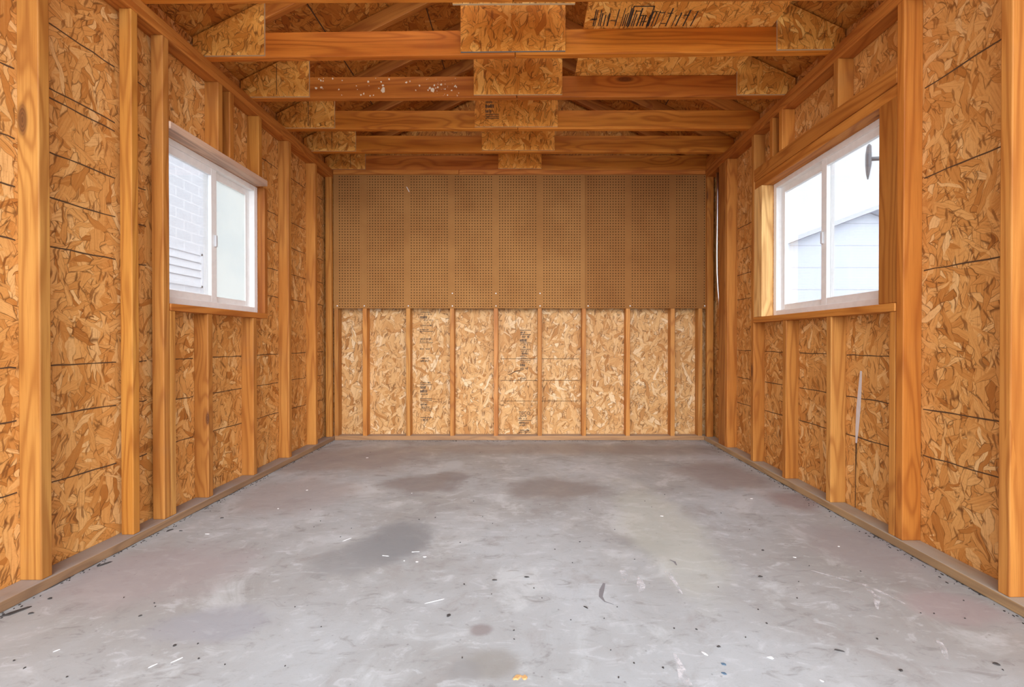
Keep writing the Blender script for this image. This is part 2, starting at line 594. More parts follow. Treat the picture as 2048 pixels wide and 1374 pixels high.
NEAR_L = [.362, .625, .818, 1.283, 1.474, 1.65, 1.90, 2.15]
FAR_L = [.38, .605, .818, 1.24, 1.44, 1.65, 1.85, 2.2]
LLIN = [(1.45, 1.6, z, .0055) for z in NEAR_L] + [(1.64, 1.99, z, .0055) for z in NEAR_L + [1.862]] + [(2.02, 2.15, z, .005) for z in NEAR_L]
LLIN += [(2.23, 2.45, z, .005) for z in FAR_L if z < 1] + [(2.49, 2.87, z, .005) for z in FAR_L if z < 1] + [(2.9, 3.29, z, .005) for z in FAR_L if z < 1]
LLIN += [(3.09, 3.29, z, .005) for z in FAR_L if z > 1] + [(3.33, 3.7, z, .005) for z in FAR_L] + [(3.75, 4.02, z, .005) for z in FAR_L]
RN = [.415, .619, 1.223, 1.625, 2.015]
RFR = [.411, .618, .84, 1.25, 1.45, 1.65, 1.83]
RLIN = [(1.55, 1.92, z, .0055) for z in RN] + [(1.3, 1.49, z, .006) for z in RN]
RLIN += [(a, b, z, .005) for a, b in ((2.01, 2.38), (2.42, 2.79), (2.83, 3.19)) for z in (.411, .618, .84)]
RLIN += [(3.24, 3.61, z, .005) for z in RFR] + [(3.79, 4.01, z, .005) for z in RFR]
LH = (2.22, 3.04, 1.105, 1.972)
RH = (2.072, 3.09, 1.086, 2.01)
wall_side('wall_left', 'left wall of amber oriented strand board', OL, -1, LH, LLIN)
wall_side('wall_right', 'right wall of amber oriented strand board', OR_, 1, RH, RLIN)

bm = bmesh.new()
add_prism(bm, [(OL - .011, 0), (OR_ + .011, 0), (OR_ + .011, ZT), (OL - .011, ZT)], OB, OB + .011)
for (xa, xb, z) in ((-.24, .10, .748), (.13, .50, .748), (-.24, .10, .545), (.13, .50, .545), (-.24, .10, .35), (.13, .50, .35)):
    add_box(bm, xa, xb, OB - .0008, OB + .001, z - .0022, z + .0022, mi=1)
add_box(bm, -.0975, -.0945, OB - .0008, OB + .001, 1.00, 1.21, mi=1)
wb = link('wall_back', bm, [OSB, CHALK])
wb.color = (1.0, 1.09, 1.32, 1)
tag(wb, 'back wall of pale strand board', None, None, 'structure')
bm = bmesh.new()
add_prism(bm, [(OL - .011, ZT + .001), (OR_ + .011, ZT + .001), (OR_ + .011, roof_z(OR_ + .011) - .002), (RIDGE_X, RIDGE_Z - .002), (OL - .011, roof_z(OL - .011) - .002)], OB, OB + .011)
gb = link('wall_gable', bm, OSB)
gb.color = (.88, .66, .36, 1)
tag(gb, 'gable of amber strand board above the back wall', None, None, 'structure')

# roof sheathing: two slopes, one mesh
bm = bmesh.new()
for s in (-1, 1):
    xe = RIDGE_X + s * 2.05
    pts = [(RIDGE_X, RIDGE_Z), (xe, roof_z(xe)), (xe, roof_z(xe) + .013), (RIDGE_X, RIDGE_Z + .013)]
    add_prism(bm, pts, Y0, OB + .25)
    # panel joints across the slope
    for k in (.62, 1.22):
        xa = RIDGE_X + s * k
        add_prism(bm, [(xa, roof_z(xa) - .0012), (xa + .007, roof_z(xa + .007) - .0012), (xa + .007, roof_z(xa) + .002), (xa, roof_z(xa) + .002)], Y0, OB, 1)
rf = link('ceiling', bm, [OSB, CHALK])
rf.color = (.88, .64, .30, 1)  # dim warm light under the roof is put into this tint
tag(rf, 'underside of the gable roof in strand board, tinted dark amber for its warm light', None, None, 'structure')

# ------------------------------------------------------------------ printed stamps on the back wall


def stamp(name, parent, x0, x1, z0, z1, y, seed, words=()):
    rr = random.Random(seed)
    bm = bmesh.new()
    ya, yb = y - .0007, y + .001

    def bar(a, b, c, d):
        add_box(bm, a, b, ya, yb, c, d)
    z = z1
    while z > z0:
        kind = rr.random()
        if kind < .18:                                  # ruled lines
            bar(x0, x1, z - .006, z - .001)
            z -= .014
        elif kind < .75:                                # rows of small broken print
            hgt = rr.choice((.012, .016, .022))
            a = x0 + rr.uniform(0, .01)
            e = x1 - rr.uniform(0, .05)
            while a < e:
                w = rr.uniform(.002, .006)
                if rr.random() < .85:
                    h0 = rr.uniform(0, hgt * .5)
                    bar(a, a + w, z - hgt + h0 * rr.random(), z - h0 * rr.random())
                if rr.random() < .3:
                    bar(a, a + w * 2.2, z - hgt * .55, z - hgt * .4)
                a += w + rr.uniform(.0015, .005)
            z -= hgt + .006
        elif kind < .9:                                 # heavy print
            a = x0
            while a < x0 + (x1 - x0) * rr.uniform(.4, .7):
                w = rr.uniform(.004, .009)
                bar(a, a + w, z - .028, z - rr.uniform(0, .01))
                a += w + rr.uniform(.002, .004)
            z -= .036
        else:
            z -= rr.uniform(.02, .07)
    return link(name, bm, INKM, parent=parent)


def text_mesh(name, s, size, M, mat, parent):
    cu = bpy.data.curves.new(name, 'FONT')
    cu.body = s
    cu.size = size
    cu.extrude = .0006
    cu.align_x = 'LEFT'
    tmp = bpy.data.objects.new(name, cu)
    COL.objects.link(tmp)
    bpy.context.view_layer.update()
    me = bpy.data.meshes.new_from_object(tmp.evaluated_get(bpy.context.evaluated_depsgraph_get()))
    bpy.data.objects.remove(tmp)
    me.transform(M)
    me.materials.clear()
    me.materials.append(mat)
    o = bpy.data.objects.new(name, me)
    COL.objects.link(o)
    o.parent = parent
    return o


UP = Matrix.Rotation(math.pi / 2, 4, 'X')
stamp('printed_stamp', wb, -1.000, -.875, .68, 1.19, OB, 4)
stamp('printed_stamp', wb, -.995, -.885, .16, .53, OB, 9)
stamp('printed_stamp', wb, -.055, .045, .50, 1.02, OB, 21)
stamp('printed_stamp', wb, -.072, .045, .06, .22, OB, 33)
text_mesh('printed_lettering', 'TECO', .042, Matrix.Translation((-.070, OB - .0003, .222)) @ UP, INKM, wb)
# dark smear on the board
bm = bmesh.new()
pts = [(-.175, .60), (-.15, .597), (-.10, .625), (-.055, .635), (-.02, .644), (-.02, .648), (-.06, .642), (-.105, .634), (-.15, .604), (-.17, .605)]
add_prism(bm, pts, OB - .0009, OB + .001)
link('brown_smear', bm, CHALK, parent=wb)

# ------------------------------------------------------------------ framing lumber
ST = .038
ZS, ZE = .038, 2.411
GL, GR, GB = 'studs of the left wall', 'studs of the right wall', 'studs of the back wall'


def lstud(y, z0, z1, label, dep=.08, tint=(1, 1, 1), w=ST, group=GL, name='wall_stud'):
    return board(name, XL - dep, XL, y, y + w, z0, z1, label, 'wall stud', group, tint=tint)


def rstud(y, z0, z1, label, dep=.083, tint=(1, 1, 1), w=ST, group=GR, name='wall_stud'):
    return board(name, XR, XR + dep, y, y + w, z0, z1, label, 'wall stud', group, tint=tint)


lstud(1.607, ZS, ZE, 'tall fir stud nearest the camera on the left wall', tint=(1, .98, .9))
lstud(1.985, ZS, ZE, 'narrow yellowish stud between the nearest left stud and the left window', .055, (1.02, .95, .72), .035)
lstud(2.156, ZS, ZE, 'full height stud forming the near side of the left window', .058, (.86, .80, .75))
lstud(2.196, ZS, 1.067, 'short pale stud under the near end of the left window sill', .075, (1.05, 1.08, 1.1), .034, name='jack_stud')
lstud(2.456, ZS, 1.067, 'short knotty stud under the middle of the left window sill', tint=(.90, .82, .78), name='jack_stud')
lstud(2.865, ZS, 1.067, 'short plain stud under the far end of the left window sill', tint=(.92, .85, .78), name='jack_stud')
lstud(3.295, ZS, ZE, 'first full height stud beyond the left window', tint=(.95, .86, .75))
lstud(3.71, ZS, ZE, 'second full height stud beyond the left window, before the corner', tint=(.98, .90, .78))
lstud(4.015, ZS, ZE, 'slim stud in the left back corner beside the pegboard', .055, (1.02, .98, .85))
GC = 'cripple studs above the windows'
lstud(2.545, 2.012, ZE, 'light short stud above the left window, nearer one of the middle pair', tint=(1, .92, .8), group=GC, name='cripple_stud')
lstud(2.645, 2.012, ZE, 'dark orange short stud above the left window, farther one of the middle pair', tint=(.85, .68, .5), group=GC, name='cripple_stud')
lstud(2.93, 2.012, ZE, 'short yellow stud above the far end of the left window', tint=(1.02, .92, .66), group=GC, name='cripple_stud')

rstud(1.499, ZS, ZE, 'wide stud nearest the camera at the right edge of the photo', tint=(.98, .88, .78))
rstud(1.928, ZS, ZE, 'tall orange fir stud at the near side of the right window', tint=(1.0, .82, .62))
rstud(1.969, ZS, 1.048, 'short stud under the near end of the right window sill', tint=(.95, .88, .78), w=.034, name='jack_stud')
rstud(2.383, ZS, 1.048, 'short pale stud with two dark knots under the right window sill', tint=(1.05, 1.02, .98), name='jack_stud')
rstud(2.796, ZS, 1.048, 'short orange stud under the middle of the right window sill', tint=(.95, .84, .70), name='jack_stud')
rstud(3.195, ZS, ZE, 'full height stud at the far side of the right window', tint=(.92, .82, .70))
rstud(3.616, ZS, ZE, 'orange stud between the right window and the brown plank', tint=(1.0, .84, .66))
rstud(4.016, ZS, ZE, 'slim stud in the right back corner beside the pegboard', .06, (.98, .86, .68))
board('upright_plank', XR, XR + .06, 3.657, 3.775, ZS, ZE, 'brown upright plank next to the silver conduit in the right back corner', 'plank', tint=(.62, .52, .46))
rstud(2.335, 2.152, ZE, 'short stud above the near half of the right window', tint=(.98, .86, .68), group=GC, name='cripple_stud')
rstud(2.845, 2.152, ZE, 'short stud above the right window, nearer one of the far pair', tint=(1, .86, .66), group=GC, name='cripple_stud')
rstud(2.955, 2.152, ZE, 'short stud above the right window, farther one of the far pair', tint=(.95, .80, .6), group=GC, name='cripple_stud')

# back wall studs (px of their faces -> metres at the wall plane)
BST = [(668, 676), (725, 733.5), (812, 820.2), (900, 908.2), (987.5, 995.7), (1075.5, 1083.7), (1164, 1172.2), (1252, 1260.2), (1341.5, 1350), (1397, 1405.2)]
WHERE = ['standing first at the left corner of the back wall', 'second from the left corner under the pegboard', 'third from the left, just left of the first printed stamp',
         'fourth from the left, just right of the first printed stamp', 'fifth from the left, left of the second printed stamp', 'sixth from the left, right of the second printed stamp',
         'seventh from the left, under the pegboard joint', 'eighth from the left with a dark knot halfway', 'ninth from the left, second last before the right corner', 'last back wall stud at the right corner']
BTINT = [(.95, .86, .72), (1, .88, .7), (1.05, 1.0, .85), (1, .86, .68), (1.02, .84, .74), (1, .86, .66), (1, .86, .66), (1, .86, .66), (.95, .84, .7), (1, .9, .72)]
STX = []
for (a, b), w, tn in zip(BST, WHERE, BTINT):
    xa, xb = (a - CX) * YB / F, (b - CX) * YB / F
    STX.append((xa + xb) / 2)
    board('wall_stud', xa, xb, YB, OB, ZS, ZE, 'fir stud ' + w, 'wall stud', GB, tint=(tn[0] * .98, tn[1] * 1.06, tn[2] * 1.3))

# plates
board('bottom_plate', OL, XL + .010, Y0, OB, 0, .038, 'dusty grey bottom plate along the left wall', 'bottom plate', 'plates on the slab', PLATE, tint=(1.0, .95, .92))
board('bottom_plate', XR - .008, OR_, Y0, OB, 0, .038, 'dusty olive bottom plate along the right wall', 'bottom plate', 'plates on the slab', PLATE, tint=(1.0, 1.0, .9))
board('bottom_plate', XL + .011, XR - .009, YB - .003, OB, 0, .040, 'bottom plate across the back wall', 'bottom plate', 'plates on the slab', PLATE, tint=(1.25, 1.05, .85))
for nm, a, b, tn in (('left', OL, XL, (.86, .68, .52)), ('right', XR, OR_, (.84, .64, .48))):
    board('top_plate', a, b, Y0, OB, 2.411, 2.449, 'lower board of the doubled top plate on the %s wall' % nm, 'top plate', 'top plates', tint=tn)
    board('top_plate', a, b, Y0, OB, 2.449, ZT, 'upper board of the doubled top plate on the %s wall' % nm, 'top plate', 'top plates', tint=tuple(x * .93 for x in tn))
xj = (918 - CX) * YB / F
board('top_plate', XL + .001, XR - .001, YB, OB, 2.411, 2.449, 'lower top plate across the back wall behind the pegboard edge', 'top plate', 'top plates', tint=(.9, .75, .6))
board('top_plate', XL + .001, xj - .001, YB - .002, OB, 2.4495, ZT, 'lighter left length of the upper top plate above the pegboard', 'top plate', 'top plates', tint=(1.1, .9, .68))
board('top_plate', xj + .001, XR - .001, YB, OB, 2.4495, ZT, 'redder right length of the upper top plate above the pegboard', 'top plate', 'top plates', tint=(.9, .66, .48))
board('plate_block', XR + .001, XR + .039, 3.712, 4.054, ZT, ZT + .105, 'short lumber block between the last two trusses on the right wall plate', 'wood block', tint=(1, .82, .6))

# ------------------------------------------------------------------ trusses


def cut_edges(bm):
    bm.normal_update()
    for f in bm.faces:
        if abs(f.normal.y) < .6:
            f.material_index = 1


def chord(t, xa, xb, ch, tint):
    z = lambda x: min(ch, roof_z(x) - ZT - .004)
    xk = (RIDGE_Z - ZT - .004 - ch) / PITCH          # where the roof line drops below the chord's top
    if xa < RIDGE_X - xk:
        top = [(xb, ch), (RIDGE_X - xk, ch), (xa, z(xa))]
    else:
        top = [(xb, z(xb)), (RIDGE_X + xk, ch), (xa, ch)]
    bm = bmesh.new()
    add_prism(bm, [(xa, 0), (xb, 0)] + top, 0, ST)
    bmesh.ops.bevel(bm, geom=bm.edges[:], offset=.003, segments=2, affect='EDGES', profile=.5)
    o = link('bottom_chord', bm, WOOD['X'], parent=t)
    o.color = (tint[0] * 1.06, tint[1], tint[2] * .72, 1)
    return o


def truss(yf, k, label, cg, hl=None, hr=None, tl=(1, 1, 1), tr=(1, 1, 1), split=-.06, gh=.30, gtint=(1, 1, 1), cz=.012, spots=False, edge_grey=False, mark=None):
    """yf front face at x = 0; k how much the right end comes forward per metre"""
    t = empty('roof_truss', (0, yf, ZT), -math.atan(k))
    tag(t, label, 'roof truss', 'roof trusses')
    ch = .137
    x0, x1 = OL + .004, OR_ - .004
    a = chord(t, x0, split - .0015, ch, tl)
    chord(t, split + .0015, x1, ch, tr)
    if spots:
        rr = random.Random(5)
        bm = bmesh.new()
        for i in range(70):
            u = rr.uniform(-1.36, -.42) if i < 45 else rr.gauss(-.55, .06)
            z = rr.uniform(.01, .13)
            s = rr.uniform(.003, .009) if i < 45 else rr.uniform(.0012, .0026)
            if i in (7, 19):
                s = .017
            n = rr.randint(5, 7)
            pts = [(u + s * rr.uniform(.5, 1.2) * math.cos(2 * math.pi * q / n), z + s * rr.uniform(.5, 1.3) * math.sin(2 * math.pi * q / n)) for q in range(n)]
            add_prism(bm, pts, -.0008, .001)
        sp = link('paint_spatter', bm, CREAM, parent=a)
        sp['kind'] = 'stuff'
        sp['label'] = 'cream paint spatter'
    # rafters: 2x4 on edge, top edge along the roof line
    for s in (-1, 1):
        xe = (OL - .06) if s < 0 else (OR_ + .06)
        pts = [(RIDGE_X + s * .001, roof_z(RIDGE_X) - ZT - .003), (xe, roof_z(xe) - ZT - .003)]
        L = math.hypot(pts[1][0] - pts[0][0], pts[1][1] - pts[0][1])
        bm = bmesh.new()
        add_box(bm, 0, L, 0, ST, -.089, 0, .003)
        ang = math.atan2(pts[1][1] - pts[0][1], pts[1][0] - pts[0][0])
        if s < 0:
            bmesh.ops.translate(bm, vec=(0, 0, .089), verts=bm.verts)
        # cut plumb at the ridge so the pair meet
        o = link('rafter', bm, WOOD['X'], (pts[0][0], 0, pts[0][1]), t)
        o.rotation_euler = (0, -ang, 0)
        bmesh_cut(o, s)
        o.color = (.84, .64, .44, 1)
    g = .011
    for ya in (-g, ST):
        bm = bmesh.new()
        # foot of the middle gusset, flush with the chord, plain sawn edges
        add_box(bm, cg[0], cg[1], ya, ya + g, cz, gh, .0008)
        cut_edges(bm)
        q = link('center_gusset', bm, [OSB, GREYED if (edge_grey and ya < 0) else OSBCUT], parent=t)
        if mark and ya < 0:
            stamp('printed_stamp', q, *mark, -g, 3)
        q.color = (gtint[0] * 1.25, gtint[1] * 1.18, gtint[2] * .78, 1)
    for xi, s in ((hl, -1), (hr, 1)):
        if xi is None:
            continue
        xo = OL + .012 if s < 0 else OR_ - .012
        top = lambda x: roof_z(x) - ZT - .012
        bm = bmesh.new()
        add_prism(bm, [(xo, .006), (xi, .006), (xi, top(xi)), (xo, top(xo))], -g, 0)
        cut_edges(bm)
        if s < 0 and yf > 2.8:
            zt = top(-1.61) - .01
            add_box(bm, -1.612, -1.608, -g - .0007, -g + .001, .02, zt, mi=2)
        q = link('heel_gusset', bm, [OSB, OSBCUT, CHALK], parent=t)
        q.color = (1.18, .98, .52, 1)
    return t


def bmesh_cut(o, s):
    """plumb cut at the ridge end and level seat at the wall end"""
    me = o.data
    bm = bmesh.new(); bm.from_mesh(me)
    M = Matrix.Translation(o.location) @ o.rotation_euler.to_matrix().to_4x4()
    Mi = M.inverted()
    for co, no in ((Vector((RIDGE_X, 0, 0)), Vector((-s, 0, 0))), (Vector((0, 0, .1375)), Vector((0, 0, -1)))):
        lc = Mi @ co
        ln = (Mi.to_3x3() @ no).normalized()
        r = bmesh.ops.bisect_plane(bm, geom=bm.verts[:] + bm.edges[:] + bm.faces[:], plane_co=lc, plane_no=ln, clear_outer=True)
        es = [e for e in r['geom_cut'] if isinstance(e, bmesh.types.BMEdge)]
        if es:
            bmesh.ops.edgeloop_fill(bm, edges=es)
    bm.to_mesh(me)
    bm.free()
    planar_uv(me)


truss(2.0145, .006, 'roof truss nearest the camera, cut off by the top of the photo', (-.342, .228), None, None, (1.05, .86, .62), (1.05, .86, .62), cz=-.004)
truss(2.4235, .0165, 'second roof truss, reddish left chord and a big middle gusset with grey lower edge', (-.358, .215), -1.444, 1.361, (.95, .68, .48), (1.12, .88, .55), gtint=(1.0, .82, .58), edge_grey=True)
truss(2.847, .0085, 'third roof truss, its left chord spattered with cream paint', (-.336, .233), -1.40, 1.352, (.85, .66, .56), (.88, .62, .44), gtint=(1.0, .86, .64), spots=True)
truss(3.27, .003, 'fourth roof truss with a small black stamp on the middle gusset', (-.379, .234), -1.416, None, (1.0, .80, .52), (1.05, .84, .6), gtint=(1.05, .9, .68), mark=(-.30, -.20, .02, .27))
truss(3.671, 0, 'fifth roof truss with two big knots left of the middle gusset', (-.367, .238), -1.414, None, (1.0, .80, .50), (1.0, .80, .52), gtint=(1.1, .95, .7))
truss(4.058, 0, 'farthest roof truss resting on the back wall plate', (-.254, .143), -1.476, None, (.78, .55, .42), (1.0, .80, .52), gtint=(1.15, 1.0, .75), gh=.145)

# loose sheets lying across the chords
for (xa, xb, lab) in ((.315, .9245, 'strand board sheet with black printing laid across the chords, near the middle'), (.9275, 1.338, 'narrower strand board sheet laid across the chords beside the right wall')):
    bm = bmesh.new()
    add_box(bm, xa, xb, 1.35, 2.88, 0, .011, .0006)
    sh = link('loft_sheet', bm, OSB, (0, 0, ZT + .1385))
    sh.color = (1.42, 1.28, .78, 1)  # tint raised to carry the bounced light on the sheets
    tag(sh, lab, 'board', 'sheets laid across the truss chords')
    if xa < .5:
        rr = random.Random(8)
        bm = bmesh.new()
        x = .34
        while x < .90:
            w = rr.uniform(.003, .008)
            if rr.random() < .66:
                ya = 2.27 + rr.uniform(0, .05)
                add_box(bm, x, x + w, ya, 2.40, -.0008, .001)
            if rr.random() < .25:
                yy = rr.uniform(2.28, 2.38)
                add_box(bm, x, x + .03, yy, yy + .005, -.0008, .001)
            x += w + rr.uniform(.003, .016)
        for a, b, c, d in ((.55, .66, 2.255, 2.261), (.55, .556, 2.255, 2.41), (.654, .66, 2.255, 2.41)):
            add_box(bm, a, b, c, d, -.0008, .001)
        link('printed_stamp', bm, INKM, parent=sh)

# ------------------------------------------------------------------ window dressing lumber
board('window_sill_board', XL - .05, XL + .004, 2.196, 3.02, 1.067, 1.103, 'rough sill board under the left window', 'window sill', 'rough sills', tint=(.88, .68, .52))
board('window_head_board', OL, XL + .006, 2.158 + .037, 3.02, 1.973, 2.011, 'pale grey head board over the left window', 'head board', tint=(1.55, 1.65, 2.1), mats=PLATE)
board('window_jamb_board', OL, -1.805, 3.043, 3.078, 1.105, 1.972, 'reddish jamb board at the far side of the left window', 'jamb board', tint=(.66, .50, .40))
board('window_sill_board', XR - .004, OR_, 1.968, 3.194, 1.048, 1.086, 'rough sill board under the right window', 'window sill', 'rough sills', tint=(.95, .80, .62))
board('window_header', XR, OR_ - .02, 1.967, 3.194, 2.066, 2.152, 'upper header beam over the right window', 'header beam', 'header boards', tint=(.88, .72, .55))
board('window_header', XR + .008, OR_, 1.967, 3.194, 2.010, 2.0655, 'lower header board over the right window opening', 'header beam', 'header boards', tint=(.95, .80, .62))
board('window_jamb_stud', XR + .003, OR_, 1.967, 2.069, 1.0865, 2.0095, 'wide brown jamb board at the near side of the right window', 'jamb board', tint=(.80, .66, .52))
board('window_jamb_stud', XR + .002, OR_, 3.092, 3.194, 1.0865, 2.0095, 'jamb stud tinted pale for the daylight on it, at the far side of the right window', 'jamb board', tint=(1.35, 1.85, 3.0))  # pale tint paints in the daylight falling on this jamb

# ------------------------------------------------------------------ windows


def slider(name, label, xi, sgn, y0, y1, z0, z1, near_first, frost_far):
    """horizontal slider; xi inner face of the frame, sgn to the outside"""
    def bx(bm, a, b, y0_, y1_, z0_, z1_, bv=.002):
        p, q = sorted((xi + sgn * a, xi + sgn * b))
        add_box(bm, p, q, y0_, y1_, z0_, z1_, bv)

    def ring(bm, a, b, ya, yb, za, zb, w, wb=None):
        wb = wb or w
        bx(bm, a, b, ya, ya + w, za, zb); bx(bm, a, b, yb - w, yb, za, zb)
        bx(bm, a, b, ya + w, yb - w, za, za + wb); bx(bm, a, b, ya + w, yb - w, zb - w, zb)
    w = empty(name, (0, 0, 0))
    tag(w, label, None, None, 'structure')
    bm = bmesh.new()
    ring(bm, 0, .062, y0, y1, z0, z1, .034, .04)
    link('window_frame', bm, WHITEV, parent=w)
    ym = (y0 + y1) / 2
    # near sash and far sash, one behind the other
    for i, (ya, yb) in enumerate(((y0 + .03, ym + .022), (ym - .022, y1 - .03))):
        inner = (i == 0) == near_first
        a = .008 if inner else .034
        bm = bmesh.new()
        ring(bm, a, a + .022, ya, yb, z0 + .034, z1 - .03, .046)
        s = link('sash', bm, WHITEV, parent=w)
        bm = bmesh.new()
        bx(bm, a + .008, a + .012, ya + .044, yb - .044, z0 + .078, z1 - .074, 0)
        link('pane', bm, FROST if (frost_far and i == 1) else GLASS, parent=s)
        if inner:
            bm = bmesh.new()
            yl = yb - .018 if i == 0 else ya + .018
            zl = z0 + (z1 - z0) * .47
            bx(bm, a - .014, a, yl - .008, yl + .008, zl - .035, zl + .035, .004)
            link('latch', bm, LATCH, parent=s)
    return w


slider('window_1', 'white vinyl sliding window in the left wall', OL + .002, -1, LH[0], LH[1], LH[2], LH[3], True, True)
slider('window_2', 'white vinyl sliding window in the right wall', OR_ + .001, 1, RH[0], RH[1], RH[2], RH[3], True, False)

# ------------------------------------------------------------------ pegboard
xs = (1170 - CX) * YB / F
PEG = mat_pegboard('brown_pegboard', STX)
zp0, zp1 = 1.2145, 2.4405
for (xa, xb, lab, tn, scr) in ((XL + .004, xs - .001, 'large brown pegboard panel covering the left two thirds of the back wall', (1.0, 1.0, 1.0), [(675, 612), (729, 612), (817, 612), (905, 612), (992, 612), (1080, 612), (905, 587), (992, 587), (1080, 587)]),
                               (xs + .001, XR + .003, 'smaller pegboard panel, tinted darker for shade and stain, at the right end of the back wall', (.86, .80, .76), [(1176, 612), (1260, 612), (1409, 612)])):  # right panel's darker tint paints in both shade and stain
    bm = bmesh.new()
    add_box(bm, xa, xb, YB - .0055, YB - .0003, zp0, zp1, .0008)
    pg = link('pegboard', bm, PEG)
    pg.color = (*tn, 1)
    tag(pg, lab, 'pegboard', 'pegboard panels')
    for px, py in scr:
        bm = bmesh.new()
        X, Z = (px - CX) * YB / F, EYE + (CY - py) * YB / F
        add_tube(bm, [(X, YB - .0085, Z), (X, YB - .007, Z), (X, YB - .004, Z)], [.003, .0065, .0065], 10)
        link('screw', bm, SCREWM, parent=pg)
    if xa < -1:
        bm = bmesh.new()
        X, Z = (817 - CX) * YB / F, EYE + (CY - 380) * YB / F
        add_prism(bm, [(X - .017, Z + .026), (X - .010, Z + .022), (X + .013, Z - .020), (X + .010, Z - .026), (X - .002, Z - .004)], YB - .0068, YB - .004)
        link('torn_spot', bm, CHIPW, parent=pg)['label'] = 'white torn sliver'

# ------------------------------------------------------------------ metal bits
bm = bmesh.new()
yc = 3.815
add_tube(bm, [(XR + .006, yc, 2.37), (XR + .006, yc, 2.2), (XR + .004, yc, 1.95), (XR + .001, yc - .001, 1.68), (XR + .004, yc, 1.5), (XR + .012, yc, 1.36), (XR + .026, yc, 1.22), (XR + .045, yc, 1.05), (XR + .050, yc, .5), (XR + .050, yc, .038)], .0105, 12)
tag(link('conduit', bm, STEEL, smooth=True), 'silver metal conduit running down the right back corner', 'pipe')
# strip of flashing leaning on the sheathing in the bay below the right window
bm = bmesh.new()
ys = 1453.8 * 1.735 / 1.652
pz = [(2.275, .76, .005), (2.283, .66, .010), (2.292, .56, .013), (2.300, .46, .010), (2.306, .38, .004), (2.309, .22, .0008), (2.311, .0382, .0006)]
for i in range(len(pz) - 1):
    (ya, za, wa), (yb, zb, wb_) = pz[i], pz[i + 1]
    add_box(bm, OR_ - .0035, OR_ - .001, 0, 1, 0, 1, mi=1 if i > 3 else 0)
    vs = bm.verts[-8:] if hasattr(bm.verts, '__getitem__') and False else list(bm.verts)[-8:]
    for v in vs:
        y, z = v.co.y, v.co.z
        w, yy, zz = (wa, ya, za) if z > .5 else (wb_, yb, zb)
        v.co.y = yy + (w if y > .5 else -w)
        v.co.z = zz
tag(link('metal_strip', bm, [STRIPM, CHALK]), 'thin shiny metal strip on the sheathing below the right window', 'metal strip')

# ------------------------------------------------------------------ marks and crumbs on the slab


def blob(bm, x, y, rx, ry, rot, h, rr, n=8, z=0.0):
    c, s = math.cos(rot), math.sin(rot)
    ring0, ring1 = [], []
    for k in range(n):
        a = 2 * math.pi * k / n
        q = rr.uniform(.65, 1.2)
        u, v = rx * q * math.cos(a), ry * q * math.sin(a)
        ring0.append(bm.verts.new((x + u * c - v * s, y + u * s + v * c, z)))
        ring1.append(bm.verts.new((x + .75 * (u * c - v * s), y + .75 * (u * s + v * c), z + h)))
    for k in range(n):
        bm.faces.new([ring0[k], ring0[(k + 1) % n], ring1[(k + 1) % n], ring1[k]])
    bm.faces.new(ring1)
    bm.faces.new(ring0[::-1])


rr = random.Random(3)
# loose dark crumbs that show singly
BIG = [(28, 1226, 'long black leaf lying against the left bottom plate', .060, .014, 1.0), (58, 1229, 'black crumb beside the long black leaf at left', .010, .006, .3),
       (97, 1199, 'dark round crumb near the left plate, below the nearest left stud', .009, .007, 0), (278, 1234, 'small dark crumb alone on the left foreground slab', .006, .004, .6),
       (346, 1294, 'black oval crumb on the left foreground slab', .006, .006, .8), (206, 1130, 'dark leaf scrap tucked along the left plate', .034, .007, 1.1),
       (337, 1062, 'rusty black scrap at the left plate near the window stud', .022, .008, 1.1), (360, 1063, 'short black crumb beside the rusty scrap by the left plate', .012, .004, .1),
       (442, 1037, 'grey black crumb on the slab below the left window', .011, .006, .2), (897, 1233, 'black three-cornered crumb in the middle foreground', .010, .009, .9),
       (989, 1162, 'thin dark sliver left of the middle of the slab', .013, .004, 0), (1053, 1156, 'curved dark sliver in the middle of the slab', .013, .005, -.1),
       (1172, 1217, 'slanting dark splinter right of the middle foreground', .012, .003, -.7), (1527, 1102, 'dark crumb on the slab right of the pale patch', .009, .006, -.3),
       (1522, 1155, 'grey crumb on the right foreground slab', .012, .007, 0), (1805, 1344, 'dark round crumb at the lower right of the photo', .007, .006, .3),
       (1680, 1304, 'long thin dark splinter at the lower right', .018, .003, -.4), (1996, 1331, 'brown black crumbs near the lower right corner of the photo', .011, .008, -.6),
       (1439, 1296, 'bluish black crumb in front of the blue paint drips', .007, .004, 0)]
for px, py, lab, rx, ry, rot in BIG:
    x, y = floor_pt(px, py)
    bm = bmesh.new()
    blob(bm, 0, 0, rx * .8, ry * .75, rot, .003, rr, 10)
    ob = link('debris_crumb', bm, DEBRIS, (x, y, .0002))
    tag(ob, lab, 'debris', 'dark crumbs and leaf scraps on the slab')
